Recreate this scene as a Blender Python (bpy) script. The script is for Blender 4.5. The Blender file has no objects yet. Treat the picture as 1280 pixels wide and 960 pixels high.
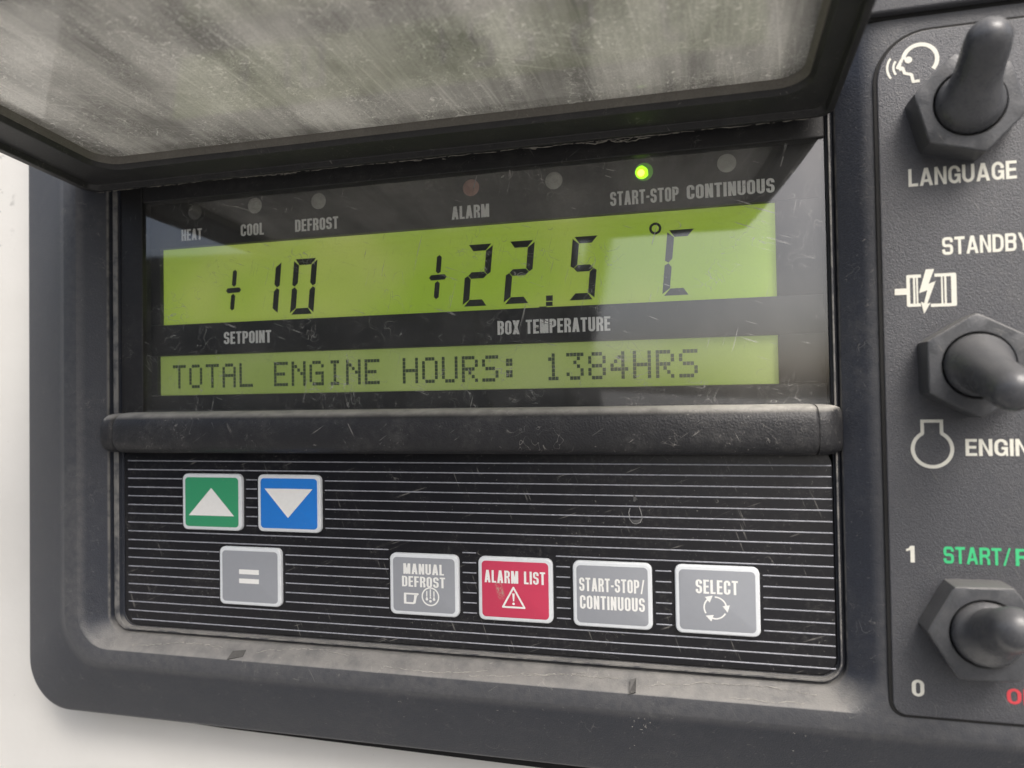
import bpy, bmesh, math, random
from mathutils import Vector, Matrix
from mathutils.geometry import delaunay_2d_cdt

random.seed(4)
scene = bpy.context.scene
COL = scene.collection
S = 0.001                                   # the layout below is in millimetres

# ------------------------------------------------------------------ camera
cam_d = bpy.data.cameras.new('camera'); cam = bpy.data.objects.new('camera', cam_d); COL.objects.link(cam)
scene.camera = cam
cam_d.sensor_width = 36.0; cam_d.lens = 36.0 * 900 / 1280
cam_d.clip_start = 0.002; cam_d.clip_end = 400
Rx = Vector((0.9689697, 0.24667314, -0.01581425))        # camera right in the world
Ry = Vector((0.0202553, -0.01547659, 0.99967505))        # camera up
Rz = Vector((0.24634823, -0.96897515, -0.01999278))      # camera back
M = Matrix((Rx, Ry, Rz)).transposed().to_4x4()
M.translation = Vector((43.568, -129.564, 28.785)) * S
cam.matrix_world = M
cam_d.dof.use_dof = True; cam_d.dof.focus_distance = 0.134; cam_d.dof.aperture_fstop = 17.0

# ------------------------------------------------------------------ sky, sun, exposure
SUN_EL, SUN_AZ = math.radians(52), math.radians(38)     # azimuth: from straight out of the panel towards its left
w = bpy.data.worlds.new('World'); scene.world = w; w.use_nodes = True
nt = w.node_tree; bg = nt.nodes['Background']
sky = nt.nodes.new('ShaderNodeTexSky'); sky.sky_type = 'NISHITA'; sky.sun_disc = False
sky.sun_elevation = SUN_EL; sky.air_density = 1.0; sky.dust_density = 6.0; sky.ozone_density = 1.0
hs = nt.nodes.new('ShaderNodeHueSaturation'); hs.inputs['Saturation'].default_value = 0.72
nt.links.new(sky.outputs[0], hs.inputs['Color']); nt.links.new(hs.outputs[0], bg.inputs[0])
bg.inputs[1].default_value = 0.125
sd = Vector((math.sin(SUN_AZ) * math.cos(SUN_EL), -math.cos(SUN_AZ) * math.cos(SUN_EL), math.sin(SUN_EL)))
sky.sun_rotation = math.atan2(sd.x, sd.y)
sun_d = bpy.data.lights.new('sun', 'SUN'); sun = bpy.data.objects.new('sun', sun_d); COL.objects.link(sun)
sun_d.energy = 1.35; sun_d.angle = math.radians(28); sun_d.color = (1.0, 0.975, 0.94)
sun.rotation_euler = (-sd).to_track_quat('-Z', 'Y').to_euler()
vs = scene.view_settings
vs.view_transform = 'Standard'; vs.look = 'None'; vs.gamma = 1.0; vs.use_curve_mapping = False
vs.exposure = 0.75
scene.cycles.max_bounces = 8; scene.cycles.transparent_max_bounces = 16
scene.cycles.caustics_reflective = False; scene.cycles.caustics_refractive = False

# ------------------------------------------------------------------ materials
class NT:
    def __init__(s, name):
        s.m = bpy.data.materials.new(name); s.m.use_nodes = True
        s.t = s.m.node_tree; s.t.nodes.clear()
        s.out = s.t.nodes.new('ShaderNodeOutputMaterial')
        g = s.t.nodes.new('ShaderNodeNewGeometry'); s.geo = g
        s.pos = s.vm('SCALE', g.outputs['Position'], scale=1000.0)       # position in mm
    def n(s, typ, **kw):
        nd = s.t.nodes.new(typ)
        for k, v in kw.items(): setattr(nd, k, v)
        return nd
    def set(s, sock, v):
        if hasattr(v, 'is_output'): s.t.links.new(v, sock)
        elif isinstance(v, (tuple, list)) and sock.type == 'RGBA' and len(v) == 3: sock.default_value = (*v, 1)
        else: sock.default_value = v
    def vm(s, op, a, b=None, scale=None):
        nd = s.n('ShaderNodeVectorMath', operation=op); s.set(nd.inputs[0], a)
        if b is not None: s.set(nd.inputs[1], b)
        if scale is not None: nd.inputs['Scale'].default_value = scale
        return nd.outputs[0]
    def ma(s, op, a, b=0.0, c=0.0, clamp=False):
        nd = s.n('ShaderNodeMath', operation=op); nd.use_clamp = clamp
        for i, v in enumerate((a, b, c)): s.set(nd.inputs[i], v)
        return nd.outputs[0]
    def ramp(s, v, lo, hi, a=0.0, b=1.0):
        nd = s.n('ShaderNodeMapRange', interpolation_type='SMOOTHSTEP'); s.set(nd.inputs[0], v)
        for i, x in enumerate((lo, hi, a, b)): nd.inputs[i + 1].default_value = x
        return nd.outputs[0]
    def noise(s, scale, detail=3.0, rough=0.55, dist=0.0, vec=None, off=(0, 0, 0), stretch=None):
        v = s.pos if vec is None else vec
        if stretch is not None: v = s.vm('MULTIPLY', v, stretch)
        if any(off): v = s.vm('ADD', v, off)
        nd = s.n('ShaderNodeTexNoise'); s.set(nd.inputs['Vector'], v)
        nd.inputs['Scale'].default_value = scale; nd.inputs['Detail'].default_value = detail
        nd.inputs['Roughness'].default_value = rough; nd.inputs['Distortion'].default_value = dist
        return nd.outputs['Fac']
    def mix(s, f, a, b):
        nd = s.n('ShaderNodeMix', data_type='RGBA'); s.set(nd.inputs[0], f); s.set(nd.inputs[6], a); s.set(nd.inputs[7], b)
        return nd.outputs[2]
    def squiggle(s, scale, width, lo, hi, off, gate=0.12):
        # thin curved hairs: a contour of one noise, kept only where a coarser noise is high
        a = s.noise(scale, 1.5, 0.5, 0.8, off=off)
        line = s.ramp(s.ma('ABSOLUTE', s.ma('SUBTRACT', a, 0.5)), 0.0, width, 1.0, 0.0)
        g = s.ramp(s.noise(gate, 2.0, 0.6, off=tuple(o + 31.7 for o in off)), lo, hi)
        return s.ma('MULTIPLY', line, g)
    def scuff(s, ang, scale, lo, hi, off, glo=0.5, ghi=0.62, along=0.05):
        # short straight scratches: noise drawn out along one direction in the panel's plane
        mp = s.n('ShaderNodeMapping'); s.set(mp.inputs['Vector'], s.pos); mp.inputs['Rotation'].default_value = (0, math.radians(ang), 0)
        v = s.vm('MULTIPLY', mp.outputs[0], (along, 1.0, 1.0))
        a = s.ramp(s.noise(scale, 2.0, 0.5, vec=v, off=off), lo, hi)
        return s.ma('MULTIPLY', a, s.ramp(s.noise(0.16, 3.0, 0.6, off=tuple(o + 17.3 for o in off)), glo, ghi))
    def specks(s, scale, lo, hi, off):
        return s.ramp(s.noise(scale, 2.0, 0.6, off=off), lo, hi)
    def up(s):
        sp = s.n('ShaderNodeSeparateXYZ'); s.t.links.new(s.geo.outputs['Normal'], sp.inputs[0]); return sp.outputs
    def bump(s, h, dist, strength=1.0):
        nd = s.n('ShaderNodeBump'); nd.inputs['Strength'].default_value = strength
        nd.inputs['Distance'].default_value = dist; s.set(nd.inputs['Height'], h); return nd.outputs[0]
    def bsdf(s, color, rough=0.5, normal=None, spec=0.5, **kw):
        nd = s.n('ShaderNodeBsdfPrincipled'); s.set(nd.inputs['Base Color'], color); s.set(nd.inputs['Roughness'], rough)
        nd.inputs['Specular IOR Level'].default_value = spec
        if normal is not None: s.set(nd.inputs['Normal'], normal)
        for k, v in kw.items(): s.set(nd.inputs[k.replace('_', ' ')], v)
        return nd.outputs[0]
    def done(s, shader):
        s.t.links.new(shader, s.out.inputs[0]); return s.m

DUST = (0.31, 0.298, 0.272)

def plastic(name, base, rough=0.5, dust=1.0, grain=1.0, hair=1.0, gscale=3.6, spec=0.5, patch=0.5, updust=0.65, worn=None, dirt=DUST, up0=0.12, up1=0.75):
    k = NT(name); z = k.up()[2]
    fine = k.noise(gscale, 2.0, 0.6); blot = k.noise(0.09, 5.0, 0.62, off=(3, 7, 1)); mid = k.noise(0.6, 4.0, 0.7, off=(9, 2, 4))
    tex = k.ma('MULTIPLY', k.ramp(blot, 0.35, 0.7), k.ramp(mid, 0.3, 0.72))
    upf = k.ramp(z, up0, up1)
    d_up = k.ma('MULTIPLY', upf, k.ramp(k.noise(0.22, 6.0, 0.68, off=(1, 1, 8)), 0.3, 0.62, 0.6, 1.0))
    d_all = k.ma('ADD', k.ma('MULTIPLY', d_up, updust), k.ma('MULTIPLY', tex, 0.22 * patch))
    sp = k.ma('MULTIPLY', k.specks(2.6, 0.67, 0.74, (4, 4, 4)), k.ramp(blot, 0.40, 0.62))
    hr = k.ma('ADD', k.squiggle(0.32, 0.007, 0.60, 0.67, (11, 5, 2)), k.squiggle(0.55, 0.010, 0.60, 0.68, (61, 25, 12), 0.2))
    hr = k.ma('ADD', hr, k.ma('ADD', k.scuff(35, 2.6, 0.68, 0.75, (5, 1, 2)), k.scuff(-62, 2.2, 0.68, 0.75, (15, 31, 2))))
    m = k.ma('ADD', k.ma('MULTIPLY', d_all, dust), k.ma('MULTIPLY', k.ma('ADD', k.ma('MULTIPLY', sp, 0.5), hr), 0.55 * hair), clamp=True)
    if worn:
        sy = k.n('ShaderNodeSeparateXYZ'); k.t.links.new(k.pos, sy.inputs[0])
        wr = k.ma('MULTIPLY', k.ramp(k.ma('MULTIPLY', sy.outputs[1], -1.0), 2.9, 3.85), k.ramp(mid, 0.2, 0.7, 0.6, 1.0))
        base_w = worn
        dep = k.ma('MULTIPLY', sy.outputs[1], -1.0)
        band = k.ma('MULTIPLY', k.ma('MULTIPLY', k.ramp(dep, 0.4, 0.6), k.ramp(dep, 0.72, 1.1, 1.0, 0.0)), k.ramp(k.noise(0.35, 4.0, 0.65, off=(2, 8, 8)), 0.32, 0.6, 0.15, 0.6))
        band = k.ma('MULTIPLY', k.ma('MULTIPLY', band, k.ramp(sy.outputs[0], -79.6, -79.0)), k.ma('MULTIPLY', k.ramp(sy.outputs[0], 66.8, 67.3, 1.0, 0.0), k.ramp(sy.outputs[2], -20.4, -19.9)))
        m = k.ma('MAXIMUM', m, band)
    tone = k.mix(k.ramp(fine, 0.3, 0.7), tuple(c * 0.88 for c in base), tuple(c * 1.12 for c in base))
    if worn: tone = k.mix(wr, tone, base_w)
    col = k.mix(m, tone, dirt)
    r = k.ma('ADD', k.ma('MULTIPLY', m, 0.35), k.ma('ADD', rough - 0.05, k.ma('MULTIPLY', mid, 0.1)), clamp=True)
    nrm = k.bump(k.ma('ADD', fine, k.ma('MULTIPLY', m, 0.6)), 0.00006 * grain, 0.8)
    return k.done(k.bsdf(col, r, nrm, spec))

def ink(name, color, wear=0.25, rough=0.55):
    k = NT(name)
    f = k.ma('MULTIPLY', k.ramp(k.noise(1.3, 4.0, 0.65), 0.35, 0.75), wear)
    return k.done(k.bsdf(k.mix(f, color, tuple(c * 0.6 for c in color)), rough))

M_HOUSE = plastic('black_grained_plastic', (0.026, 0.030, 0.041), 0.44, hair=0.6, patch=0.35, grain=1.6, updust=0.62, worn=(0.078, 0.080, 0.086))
M_BAR = plastic('dusty_bar_plastic', (0.016, 0.0165, 0.019), 0.5, hair=1.0, grain=2.6, gscale=2.6, patch=0.42, updust=1.0, up0=0.5, up1=0.97, dirt=(0.44, 0.425, 0.39))
M_LID = plastic('lid_plastic', (0.022, 0.022, 0.023), 0.5, hair=0.8, patch=0.35, updust=0.4)
M_PLATE = plastic('switch_plate_plastic', (0.076, 0.078, 0.086), 0.40, hair=0.45, gscale=5.0, grain=2.6, patch=0.35)
M_CRUST = ink('pale_dirt', (0.34, 0.32, 0.29), 0.7, 0.9)
M_CRUSTP = ink('chalky_dirt', (0.40, 0.385, 0.35), 0.8, 0.9)
M_SEAL = plastic('dirt_caked_seal', (0.15, 0.14, 0.12), 0.6, hair=1.2, patch=1.6)
M_BLACK = plastic('matt_black_plastic', (0.010, 0.010, 0.011), 0.55, hair=0.8, patch=0.3, updust=0.3)
M_GAPSHADE = plastic('gasket_rubber', (0.006, 0.006, 0.006), 0.8, hair=0.0, dust=0.2)  # near-black that stands in for the shade of gaps and grooves
M_BOOT = plastic('rubber_boot', (0.070, 0.073, 0.080), 0.27, dust=0.6, hair=0.6, patch=0.9, grain=0.5, updust=0.25)
M_NUT = plastic('nut_plastic', (0.066, 0.069, 0.075), 0.34, dust=0.7, hair=0.8, patch=0.9, grain=0.8, updust=0.45)

def wall_paint():
    k = NT('white_wall_paint')
    sx = k.n('ShaderNodeSeparateXYZ'); k.t.links.new(k.pos, sx.inputs[0])
    peel = k.noise(0.8, 3.0, 0.5)
    g = k.ramp(k.noise(0.05, 5.0, 0.6), 0.35, 0.75)
    col = k.mix(k.ma('MULTIPLY', g, 0.35), (0.70, 0.692, 0.66), (0.60, 0.59, 0.555))
    sp = k.ma('MULTIPLY', k.specks(1.6, 0.73, 0.78, (2, 9, 1)), 0.5)
    box = k.ma('MULTIPLY', k.ramp(sx.outputs[0], -118.0, -121.5), k.ramp(sx.outputs[2], 62.0, 72.0))
    sc = k.ma('MULTIPLY', k.ramp(k.noise(0.4, 4.0, 0.65, 0.2, off=(6, 2, 3), stretch=(0.7, 1, 1.0)), 0.58, 0.68), box)
    col = k.mix(k.ma('MAXIMUM', sp, k.ma('MULTIPLY', sc, 0.85)), col, (0.12, 0.12, 0.115))
    return k.done(k.bsdf(col, 0.4, k.bump(peel, 0.00005, 0.6)))
M_WALL = wall_paint()

def keypad_mat():
    k = NT('keypad_membrane_black')
    blot = k.noise(0.12, 5.0, 0.65, off=(5, 5, 5)); mid = k.noise(1.2, 4.0, 0.75)
    d = k.ma('MULTIPLY', k.ramp(blot, 0.42, 0.72), k.ramp(mid, 0.45, 0.75))
    sp = k.ma('MULTIPLY', k.specks(2.2, 0.66, 0.73, (8, 1, 2)), k.ramp(k.noise(0.07, 4.0), 0.40, 0.60))
    hr = k.ma('ADD', k.squiggle(0.4, 0.008, 0.60, 0.67, (21, 15, 2)), k.ma('ADD', k.scuff(20, 2.6, 0.66, 0.74, (7, 1, 2)), k.scuff(-70, 2.4, 0.66, 0.74, (25, 3, 2))))
    m = k.ma('ADD', k.ma('MULTIPLY', d, 0.16), k.ma('MULTIPLY', k.ma('ADD', sp, hr), 0.4), clamp=True)
    col = k.mix(m, (0.0065, 0.0065, 0.0088), DUST)
    return k.done(k.bsdf(col, k.ma('ADD', 0.33, k.ma('MULTIPLY', m, 0.5)), k.bump(k.noise(0.25, 2.0), 0.0002, 0.35)))
M_PAD = keypad_mat()
M_STRIPE = ink('grey_stripe_ink', (0.36, 0.37, 0.41), 0.9, 0.4)
M_WHITE = ink('white_ink', (0.84, 0.84, 0.81), 0.10)
M_LEGEND = ink('display_legend_ink', (0.90, 0.90, 0.88), 0.05)
M_BEIGE = ink('cream_switch_ink', (0.78, 0.77, 0.68), 0.12)
M_GREENINK = ink('green_switch_ink', (0.055, 0.55, 0.22), 0.12)
M_REDINK = ink('red_switch_ink', (0.62, 0.06, 0.075), 0.12)
M_RIM = ink('button_white_rim', (0.70, 0.73, 0.75), 0.15, 0.4)

def key_face(name, color, worn=False):
    k = NT(name)
    g = k.ramp(k.noise(1.0, 4.0, 0.6), 0.3, 0.75)
    col = k.mix(k.ma('MULTIPLY', g, 0.16), color, tuple(c * 0.75 + 0.03 for c in color))
    sp = k.ma('MULTIPLY', k.specks(3.5, 0.70, 0.76, (3, 3, 9)), 0.4)
    if worn:
        sx = k.n('ShaderNodeSeparateXYZ'); k.t.links.new(k.pos, sx.inputs[0])
        dx = k.ma('SUBTRACT', sx.outputs[0], k.ma('ADD', 7.9, k.ma('MULTIPLY', k.ma('ADD', sx.outputs[2], 6.5), -0.25)))
        b = k.ma('MULTIPLY', k.ramp(k.ma('ABSOLUTE', dx), 0.3, 0.9, 1.0, 0.0), k.ramp(k.ma('ABSOLUTE', k.ma('ADD', sx.outputs[2], 6.3)), 1.2, 2.2, 1.0, 0.0))
        b = k.ma('MULTIPLY', b, k.ramp(k.noise(2.2, 4.0, 0.7, 1.0), 0.45, 0.6))
        sp = k.ma('MAXIMUM', sp, k.ma('MULTIPLY', b, 0.8))
    col = k.mix(sp, col, (0.42, 0.36, 0.27))
    return k.done(k.bsdf(col, 0.42))
M_KGREEN = key_face('key_green', (0.036, 0.31, 0.145))
M_KBLUE = key_face('key_blue', (0.014, 0.20, 0.66))
M_KGREY = key_face('key_grey', (0.30, 0.315, 0.34))
M_KRED = key_face('key_red', (0.56, 0.045, 0.10), True)

def glass():
    k = NT('dusty_display_glass')
    sx = k.n('ShaderNodeSeparateXYZ'); k.t.links.new(k.pos, sx.inputs[0])
    low = k.ramp(sx.outputs[2], 33.0, 26.5, 0.0, 1.0)
    sp = k.ma('MULTIPLY', k.specks(2.4, 0.68, 0.76, (1, 8, 6)), k.ma('ADD', k.ma('MULTIPLY', low, 0.8), 0.16))
    hr = k.ma('ADD', k.ma('ADD', k.squiggle(0.26, 0.0065, 0.52, 0.6, (14, 3, 9)), k.ma('ADD', k.scuff(75, 2.0, 0.66, 0.74, (9, 1, 4)), k.scuff(-20, 2.4, 0.68, 0.75, (2, 41, 4)))),
              k.ma('MULTIPLY', k.squiggle(0.8, 0.012, 0.5, 0.62, (44, 3, 19), 0.25), low))
    film = k.ma('MULTIPLY', k.ramp(k.noise(0.08, 5.0, 0.6), 0.3, 0.75), 0.035)
    a = k.ma('ADD', k.ma('ADD', 0.012, film), k.ma('MULTIPLY', k.ma('ADD', sp, hr), 0.42), clamp=True)
    tr = k.n('ShaderNodeBsdfTransparent'); tr.inputs[0].default_value = (0.97, 0.975, 0.97, 1)
    df = k.n('ShaderNodeBsdfDiffuse'); df.inputs[0].default_value = (0.62, 0.61, 0.58, 1)
    m1 = k.n('ShaderNodeMixShader'); k.set(m1.inputs[0], a); k.t.links.new(tr.outputs[0], m1.inputs[1]); k.t.links.new(df.outputs[0], m1.inputs[2])
    gl = k.n('ShaderNodeBsdfGlossy'); gl.inputs['Roughness'].default_value = 0.05
    k.set(gl.inputs['Normal'], k.bump(k.noise(0.05, 2.0), 0.0002, 0.15))
    fr = k.n('ShaderNodeFresnel'); fr.inputs['IOR'].default_value = 2.25
    fr_ = k.ma('MULTIPLY', fr.outputs[0], k.ma('SUBTRACT', 1.0, k.geo.outputs['Backfacing']))
    m2 = k.n('ShaderNodeMixShader'); k.set(m2.inputs[0], fr_); k.t.links.new(m1.outputs[0], m2.inputs[1]); k.t.links.new(gl.outputs[0], m2.inputs[2])
    return k.done(m2.outputs[0])
M_GLASS = glass()

def lid_pane():
    k = NT('dirty_smoked_lid_window')
    streak = k.noise(1.1, 5.0, 0.66, 0.15, stretch=(1.0, 0.03, 0.03), off=(2, 0, 5))
    wide = k.noise(0.075, 3.0, 0.55, 0.2, stretch=(1.0, 0.22, 0.22), off=(8, 1, 5))
    fine = k.noise(3.2, 5.0, 0.8, off=(3, 3, 3)); cloud = k.noise(0.07, 5.0, 0.62, off=(7, 9, 3))
    a = k.ma('ADD', k.ma('MULTIPLY', k.ramp(streak, 0.36, 0.66), 0.17), k.ma('MULTIPLY', k.ramp(wide, 0.40, 0.60), 0.34))
    a = k.ma('ADD', a, k.ma('MULTIPLY', k.ramp(cloud, 0.3, 0.7), 0.26))
    a = k.ma('MULTIPLY', a, k.ramp(fine, 0.2, 0.75, 0.4, 1.35))
    mp = k.n('ShaderNodeMapping'); k.set(mp.inputs['Vector'], k.pos); mp.inputs['Rotation'].default_value = (0, 0, 0.12)
    wipe = k.ramp(k.noise(2.0, 2.0, 0.5, vec=k.vm('MULTIPLY', mp.outputs[0], (1.0, 0.02, 0.02))), 0.62, 0.70)
    mp2 = k.n('ShaderNodeMapping'); k.set(mp2.inputs['Vector'], k.pos); mp2.inputs['Rotation'].default_value = (0, 0, 1.15)
    wipe2 = k.ma('MULTIPLY', k.ramp(k.noise(1.8, 2.0, 0.5, vec=k.vm('MULTIPLY', mp2.outputs[0], (1.0, 0.03, 0.03))), 0.63, 0.70), k.ramp(k.noise(0.08, 2.0), 0.42, 0.6))
    a = k.ma('ADD', a, k.ma('ADD', k.ma('MULTIPLY', wipe, 0.22), k.ma('MULTIPLY', wipe2, 0.25)))
    hr = k.ma('ADD', k.squiggle(0.45, 0.010, 0.36, 0.55, (4, 3, 9), 0.1), k.squiggle(0.9, 0.014, 0.40, 0.58, (54, 3, 19), 0.1))
    a = k.ma('ADD', k.ma('ADD', a, 0.22), k.ma('MULTIPLY', hr, 0.6), clamp=True)
    col = k.mix(cloud, (0.64, 0.628, 0.595), (0.80, 0.79, 0.755))
    col = k.mix(k.ma('MULTIPLY', hr, 0.9, clamp=True), col, (0.95, 0.94, 0.90))
    tr = k.n('ShaderNodeBsdfTransparent'); tr.inputs[0].default_value = (0.20, 0.198, 0.188, 1)
    df = k.n('ShaderNodeBsdfDiffuse'); k.set(df.inputs[0], col)
    tl = k.n('ShaderNodeBsdfTranslucent'); k.set(tl.inputs[0], col)
    m0 = k.n('ShaderNodeMixShader'); m0.inputs[0].default_value = 0.5; k.t.links.new(df.outputs[0], m0.inputs[1]); k.t.links.new(tl.outputs[0], m0.inputs[2])
    m1 = k.n('ShaderNodeMixShader'); k.set(m1.inputs[0], a); k.t.links.new(tr.outputs[0], m1.inputs[1]); k.t.links.new(m0.outputs[0], m1.inputs[2])
    gl = k.n('ShaderNodeBsdfGlossy'); gl.inputs['Roughness'].default_value = 0.06
    fr = k.n('ShaderNodeFresnel'); fr.inputs['IOR'].default_value = 1.6
    fr_ = k.ma('MULTIPLY', fr.outputs[0], k.ma('SUBTRACT', 1.0, k.geo.outputs['Backfacing']))
    m2 = k.n('ShaderNodeMixShader'); k.set(m2.inputs[0], fr_); k.t.links.new(m1.outputs[0], m2.inputs[1]); k.t.links.new(gl.outputs[0], m2.inputs[2])
    return k.done(m2.outputs[0])
M_PANE = lid_pane()

def lcd(name, c0, c1, e):
    k = NT(name)
    col = k.mix(k.ramp(k.noise(0.03, 2.0, 0.5), 0.3, 0.7), c0, c1)
    g = k.noise(3.0, 2.0); col = k.mix(k.ma('MULTIPLY', k.ramp(g, 0.3, 0.7), 0.12), col, (0.1, 0.16, 0.03))
    return k.done(k.bsdf(col, 0.5, None, 0.2, Emission_Color=col, Emission_Strength=e))
M_LCD = lcd('lit_green_lcd', (0.225, 0.335, 0.028), (0.36, 0.41, 0.10), 0.46)
M_LCD2 = lcd('lit_green_text_lcd', (0.215, 0.285, 0.065), (0.30, 0.355, 0.13), 0.36)
M_SEG = ink('lcd_segment_black', (0.012, 0.016, 0.014), 0.1, 0.5)
M_DOT = ink('lcd_dot_dark_green', (0.065, 0.098, 0.05), 0.3, 0.5)
M_BOARD = ink('display_board_black', (0.011, 0.011, 0.012), 0.3, 0.5)
def lamp_mat(name, c, e=None):
    k = NT(name)
    col = k.mix(k.ramp(k.noise(0.9, 2.0), 0.35, 0.65), tuple(x * 0.8 for x in c), c)
    if e: return k.done(k.bsdf(col, 0.3, None, 0.5, Emission_Color=e[0], Emission_Strength=e[1]))
    return k.done(k.bsdf(col, 0.35))
M_LAMP = lamp_mat('dull_lamp_lens', (0.42, 0.42, 0.38))
M_LAMPDIM = lamp_mat('dark_lamp_lens', (0.10, 0.10, 0.095))
M_LAMPRED = lamp_mat('dull_red_lamp_lens', (0.42, 0.22, 0.18))
M_LAMPGLOW = lamp_mat('glowing_lamp_lens', (0.07, 0.16, 0.03), ((0.10, 0.35, 0.01), 0.22))
M_LAMPON = lamp_mat('lit_green_lamp', (0.2, 0.5, 0.05), ((0.36, 1.0, 0.0), 1.25))
M_LAMPCORE = lamp_mat('hot_lamp_core', (0.4, 0.6, 0.1), ((0.75, 1.0, 0.08), 2.2))
M_DROP = ink('dried_water_mark', (0.30, 0.30, 0.295), 0.8, 0.6)
M_DROPFILL = ink('dried_water_film', (0.09, 0.09, 0.09), 0.8, 0.5)

# ------------------------------------------------------------------ building blocks
def P(X, d, Z): return Vector((X * S, -d * S, Z * S))
def tag(o, label=None, cat=None, group=None, kind=None):
    if label: o['label'] = label
    if cat: o['category'] = cat
    if group: o['group'] = group
    if kind: o['kind'] = kind
    return o
def thing(name, label, cat, X, d, Z):
    o = bpy.data.objects.new(name, None); COL.objects.link(o); o.location = P(X, d, Z)
    o.empty_display_size = 0.01
    return tag(o, label, cat)
def wloc(o):
    v = Vector(o.location)
    while o.parent: o = o.parent; v += o.location
    return v
def obj(name, bm, mats, parent=None, label=None, smooth=True, at=None, ang=40):
    # vertices come in scene coordinates; they are stored relative to the object's own origin
    if at is None:
        c = Vector((0, 0, 0)); n = max(1, len(bm.verts))
        for v in bm.verts: c += v.co
        at = c / n
    bmesh.ops.translate(bm, verts=bm.verts[:], vec=-at)
    me = bpy.data.meshes.new(name); bm.to_mesh(me); bm.free()
    for m in (mats if isinstance(mats, (list, tuple)) else [mats]): me.materials.append(m)
    if smooth:
        for p in me.polygons: p.use_smooth = True
        me.set_sharp_from_angle(angle=math.radians(ang))
    o = bpy.data.objects.new(name, me); COL.objects.link(o)
    if parent is not None:
        o.parent = parent; o.location = at - wloc(parent)
    else: o.location = at
    if label: o['label'] = label
    return o

def rr(x0, x1, z0, z1, r, n=8, rb=None):
    rb = r if rb is None else max(0.01, rb)
    r = max(0.01, min(r, (x1 - x0) / 2 - 0.001, (z1 - z0) / 2 - 0.001)); pts = []
    for cx, cz, a0, q in ((x1 - r, z1 - r, 0, r), (x0 + r, z1 - r, 90, r), (x0 + rb, z0 + rb, 180, rb), (x1 - rb, z0 + rb, 270, rb)):
        for i in range(n + 1):
            a = math.radians(a0 + 90 * i / n); pts.append((cx + q * math.cos(a), cz + q * math.sin(a)))
    return pts
def fillet(knots, rad):
    # knots: parameter vectors whose last entry is depth; each inner knot is rounded with a small quadratic curve
    out = [knots[0]]
    for i in range(1, len(knots) - 1):
        a, b, c = knots[i - 1], knots[i], knots[i + 1]
        f = rad[i] if isinstance(rad, (list, tuple)) else rad
        def toward(p, q):
            ln = max(math.dist(p[:4], q[:4]) / 1.4 + abs(p[-1] - q[-1]), 1e-6); t = min(0.48, f / ln)
            return [x + (y - x) * t for x, y in zip(p, q)]
        p0, p1 = toward(b, a), toward(b, c)
        for k in range(6):
            t = k / 5
            out.append([(1 - t) ** 2 * x + 2 * t * (1 - t) * y + t * t * z for x, y, z in zip(p0, b, p1)])
    out.append(knots[-1]); return out
def loft(bm, rings, cap_first=False, cap_last=False, mi=0):
    vs_ = [[bm.verts.new(p) for p in r] for r in rings]; n = len(rings[0])
    for a, b in zip(vs_, vs_[1:]):
        for i in range(n):
            j = (i + 1) % n
            f = bm.faces.new((a[i], a[j], b[j], b[i])); f.material_index = mi
    if cap_first: f = bm.faces.new(vs_[0][::-1]); f.material_index = mi
    if cap_last: f = bm.faces.new(vs_[-1]); f.material_index = mi
    bmesh.ops.recalc_face_normals(bm, faces=bm.faces[:])
    return vs_
def frame(knots, rad, n=8, place=P, caps=(False, False), bm=None):
    bm = bm or bmesh.new()
    rings = [[place(x, k[5], z) for x, z in rr(*k[:5], n=n)] for k in fillet(knots, rad)]
    loft(bm, rings, *caps); return bm
def slab(bm, x0, x1, z0, z1, d0, d1, r=0.5, bev=0.2, n=5, place=P, mi=0, rb=None):
    # a rounded plate from depth d0 to d1 with a bevelled front edge
    ks = [(x0, x1, z0, z1, r, d0), (x0, x1, z0, z1, r, d1), (x0 + bev, x1 - bev, z0 + bev, z1 - bev, max(r - bev, .02), d1)]
    ks = [list(map(float, k)) for k in ks]
    rings = []
    sub = [ks[0], [x0, x1, z0, z1, r, d1 - bev]]
    for i in range(1, 5):
        a = math.pi / 2 * i / 4; o = bev * (1 - math.cos(a))
        sub.append([x0 + o, x1 - o, z0 + o, z1 - o, max(r - o, .02), d1 - bev + bev * math.sin(a)])
    loft(bm, [[place(x, k[5], z) for x, z in rr(*k[:5], n=n, rb=None if rb is None else rb + k[4] - r)] for k in sub], True, True, mi)
    return bm
def flat(polys, d, mi=0, bm=None, thick=0.0):
    # union of 2D polygons (mm, panel coordinates) laid at depth d
    bm = bm or bmesh.new()
    vs2, fs = [], []
    for p in polys:
        ar = sum(p[i][0] * p[(i + 1) % len(p)][1] - p[(i + 1) % len(p)][0] * p[i][1] for i in range(len(p)))
        if abs(ar) < 1e-9: continue
        if ar < 0: p = p[::-1]
        fs.append(list(range(len(vs2), len(vs2) + len(p)))); vs2 += [Vector((x, z)) for x, z in p]
    co, _, tri, _, _, org = delaunay_2d_cdt(vs2, [], fs, 0, 1e-5)
    bv = [bm.verts.new(P(c.x, d, c.y)) for c in co]
    for t, og in zip(tri, org):
        if not og: continue                      # a hole or the gap between letters
        f = bm.faces.new([bv[i] for i in t]); f.material_index = mi
        f.normal_update()
        if f.normal.y > 0: f.normal_flip()
    bmesh.ops.delete(bm, geom=[v for v in bm.verts if not v.link_faces], context='VERTS')
    return bm

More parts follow.
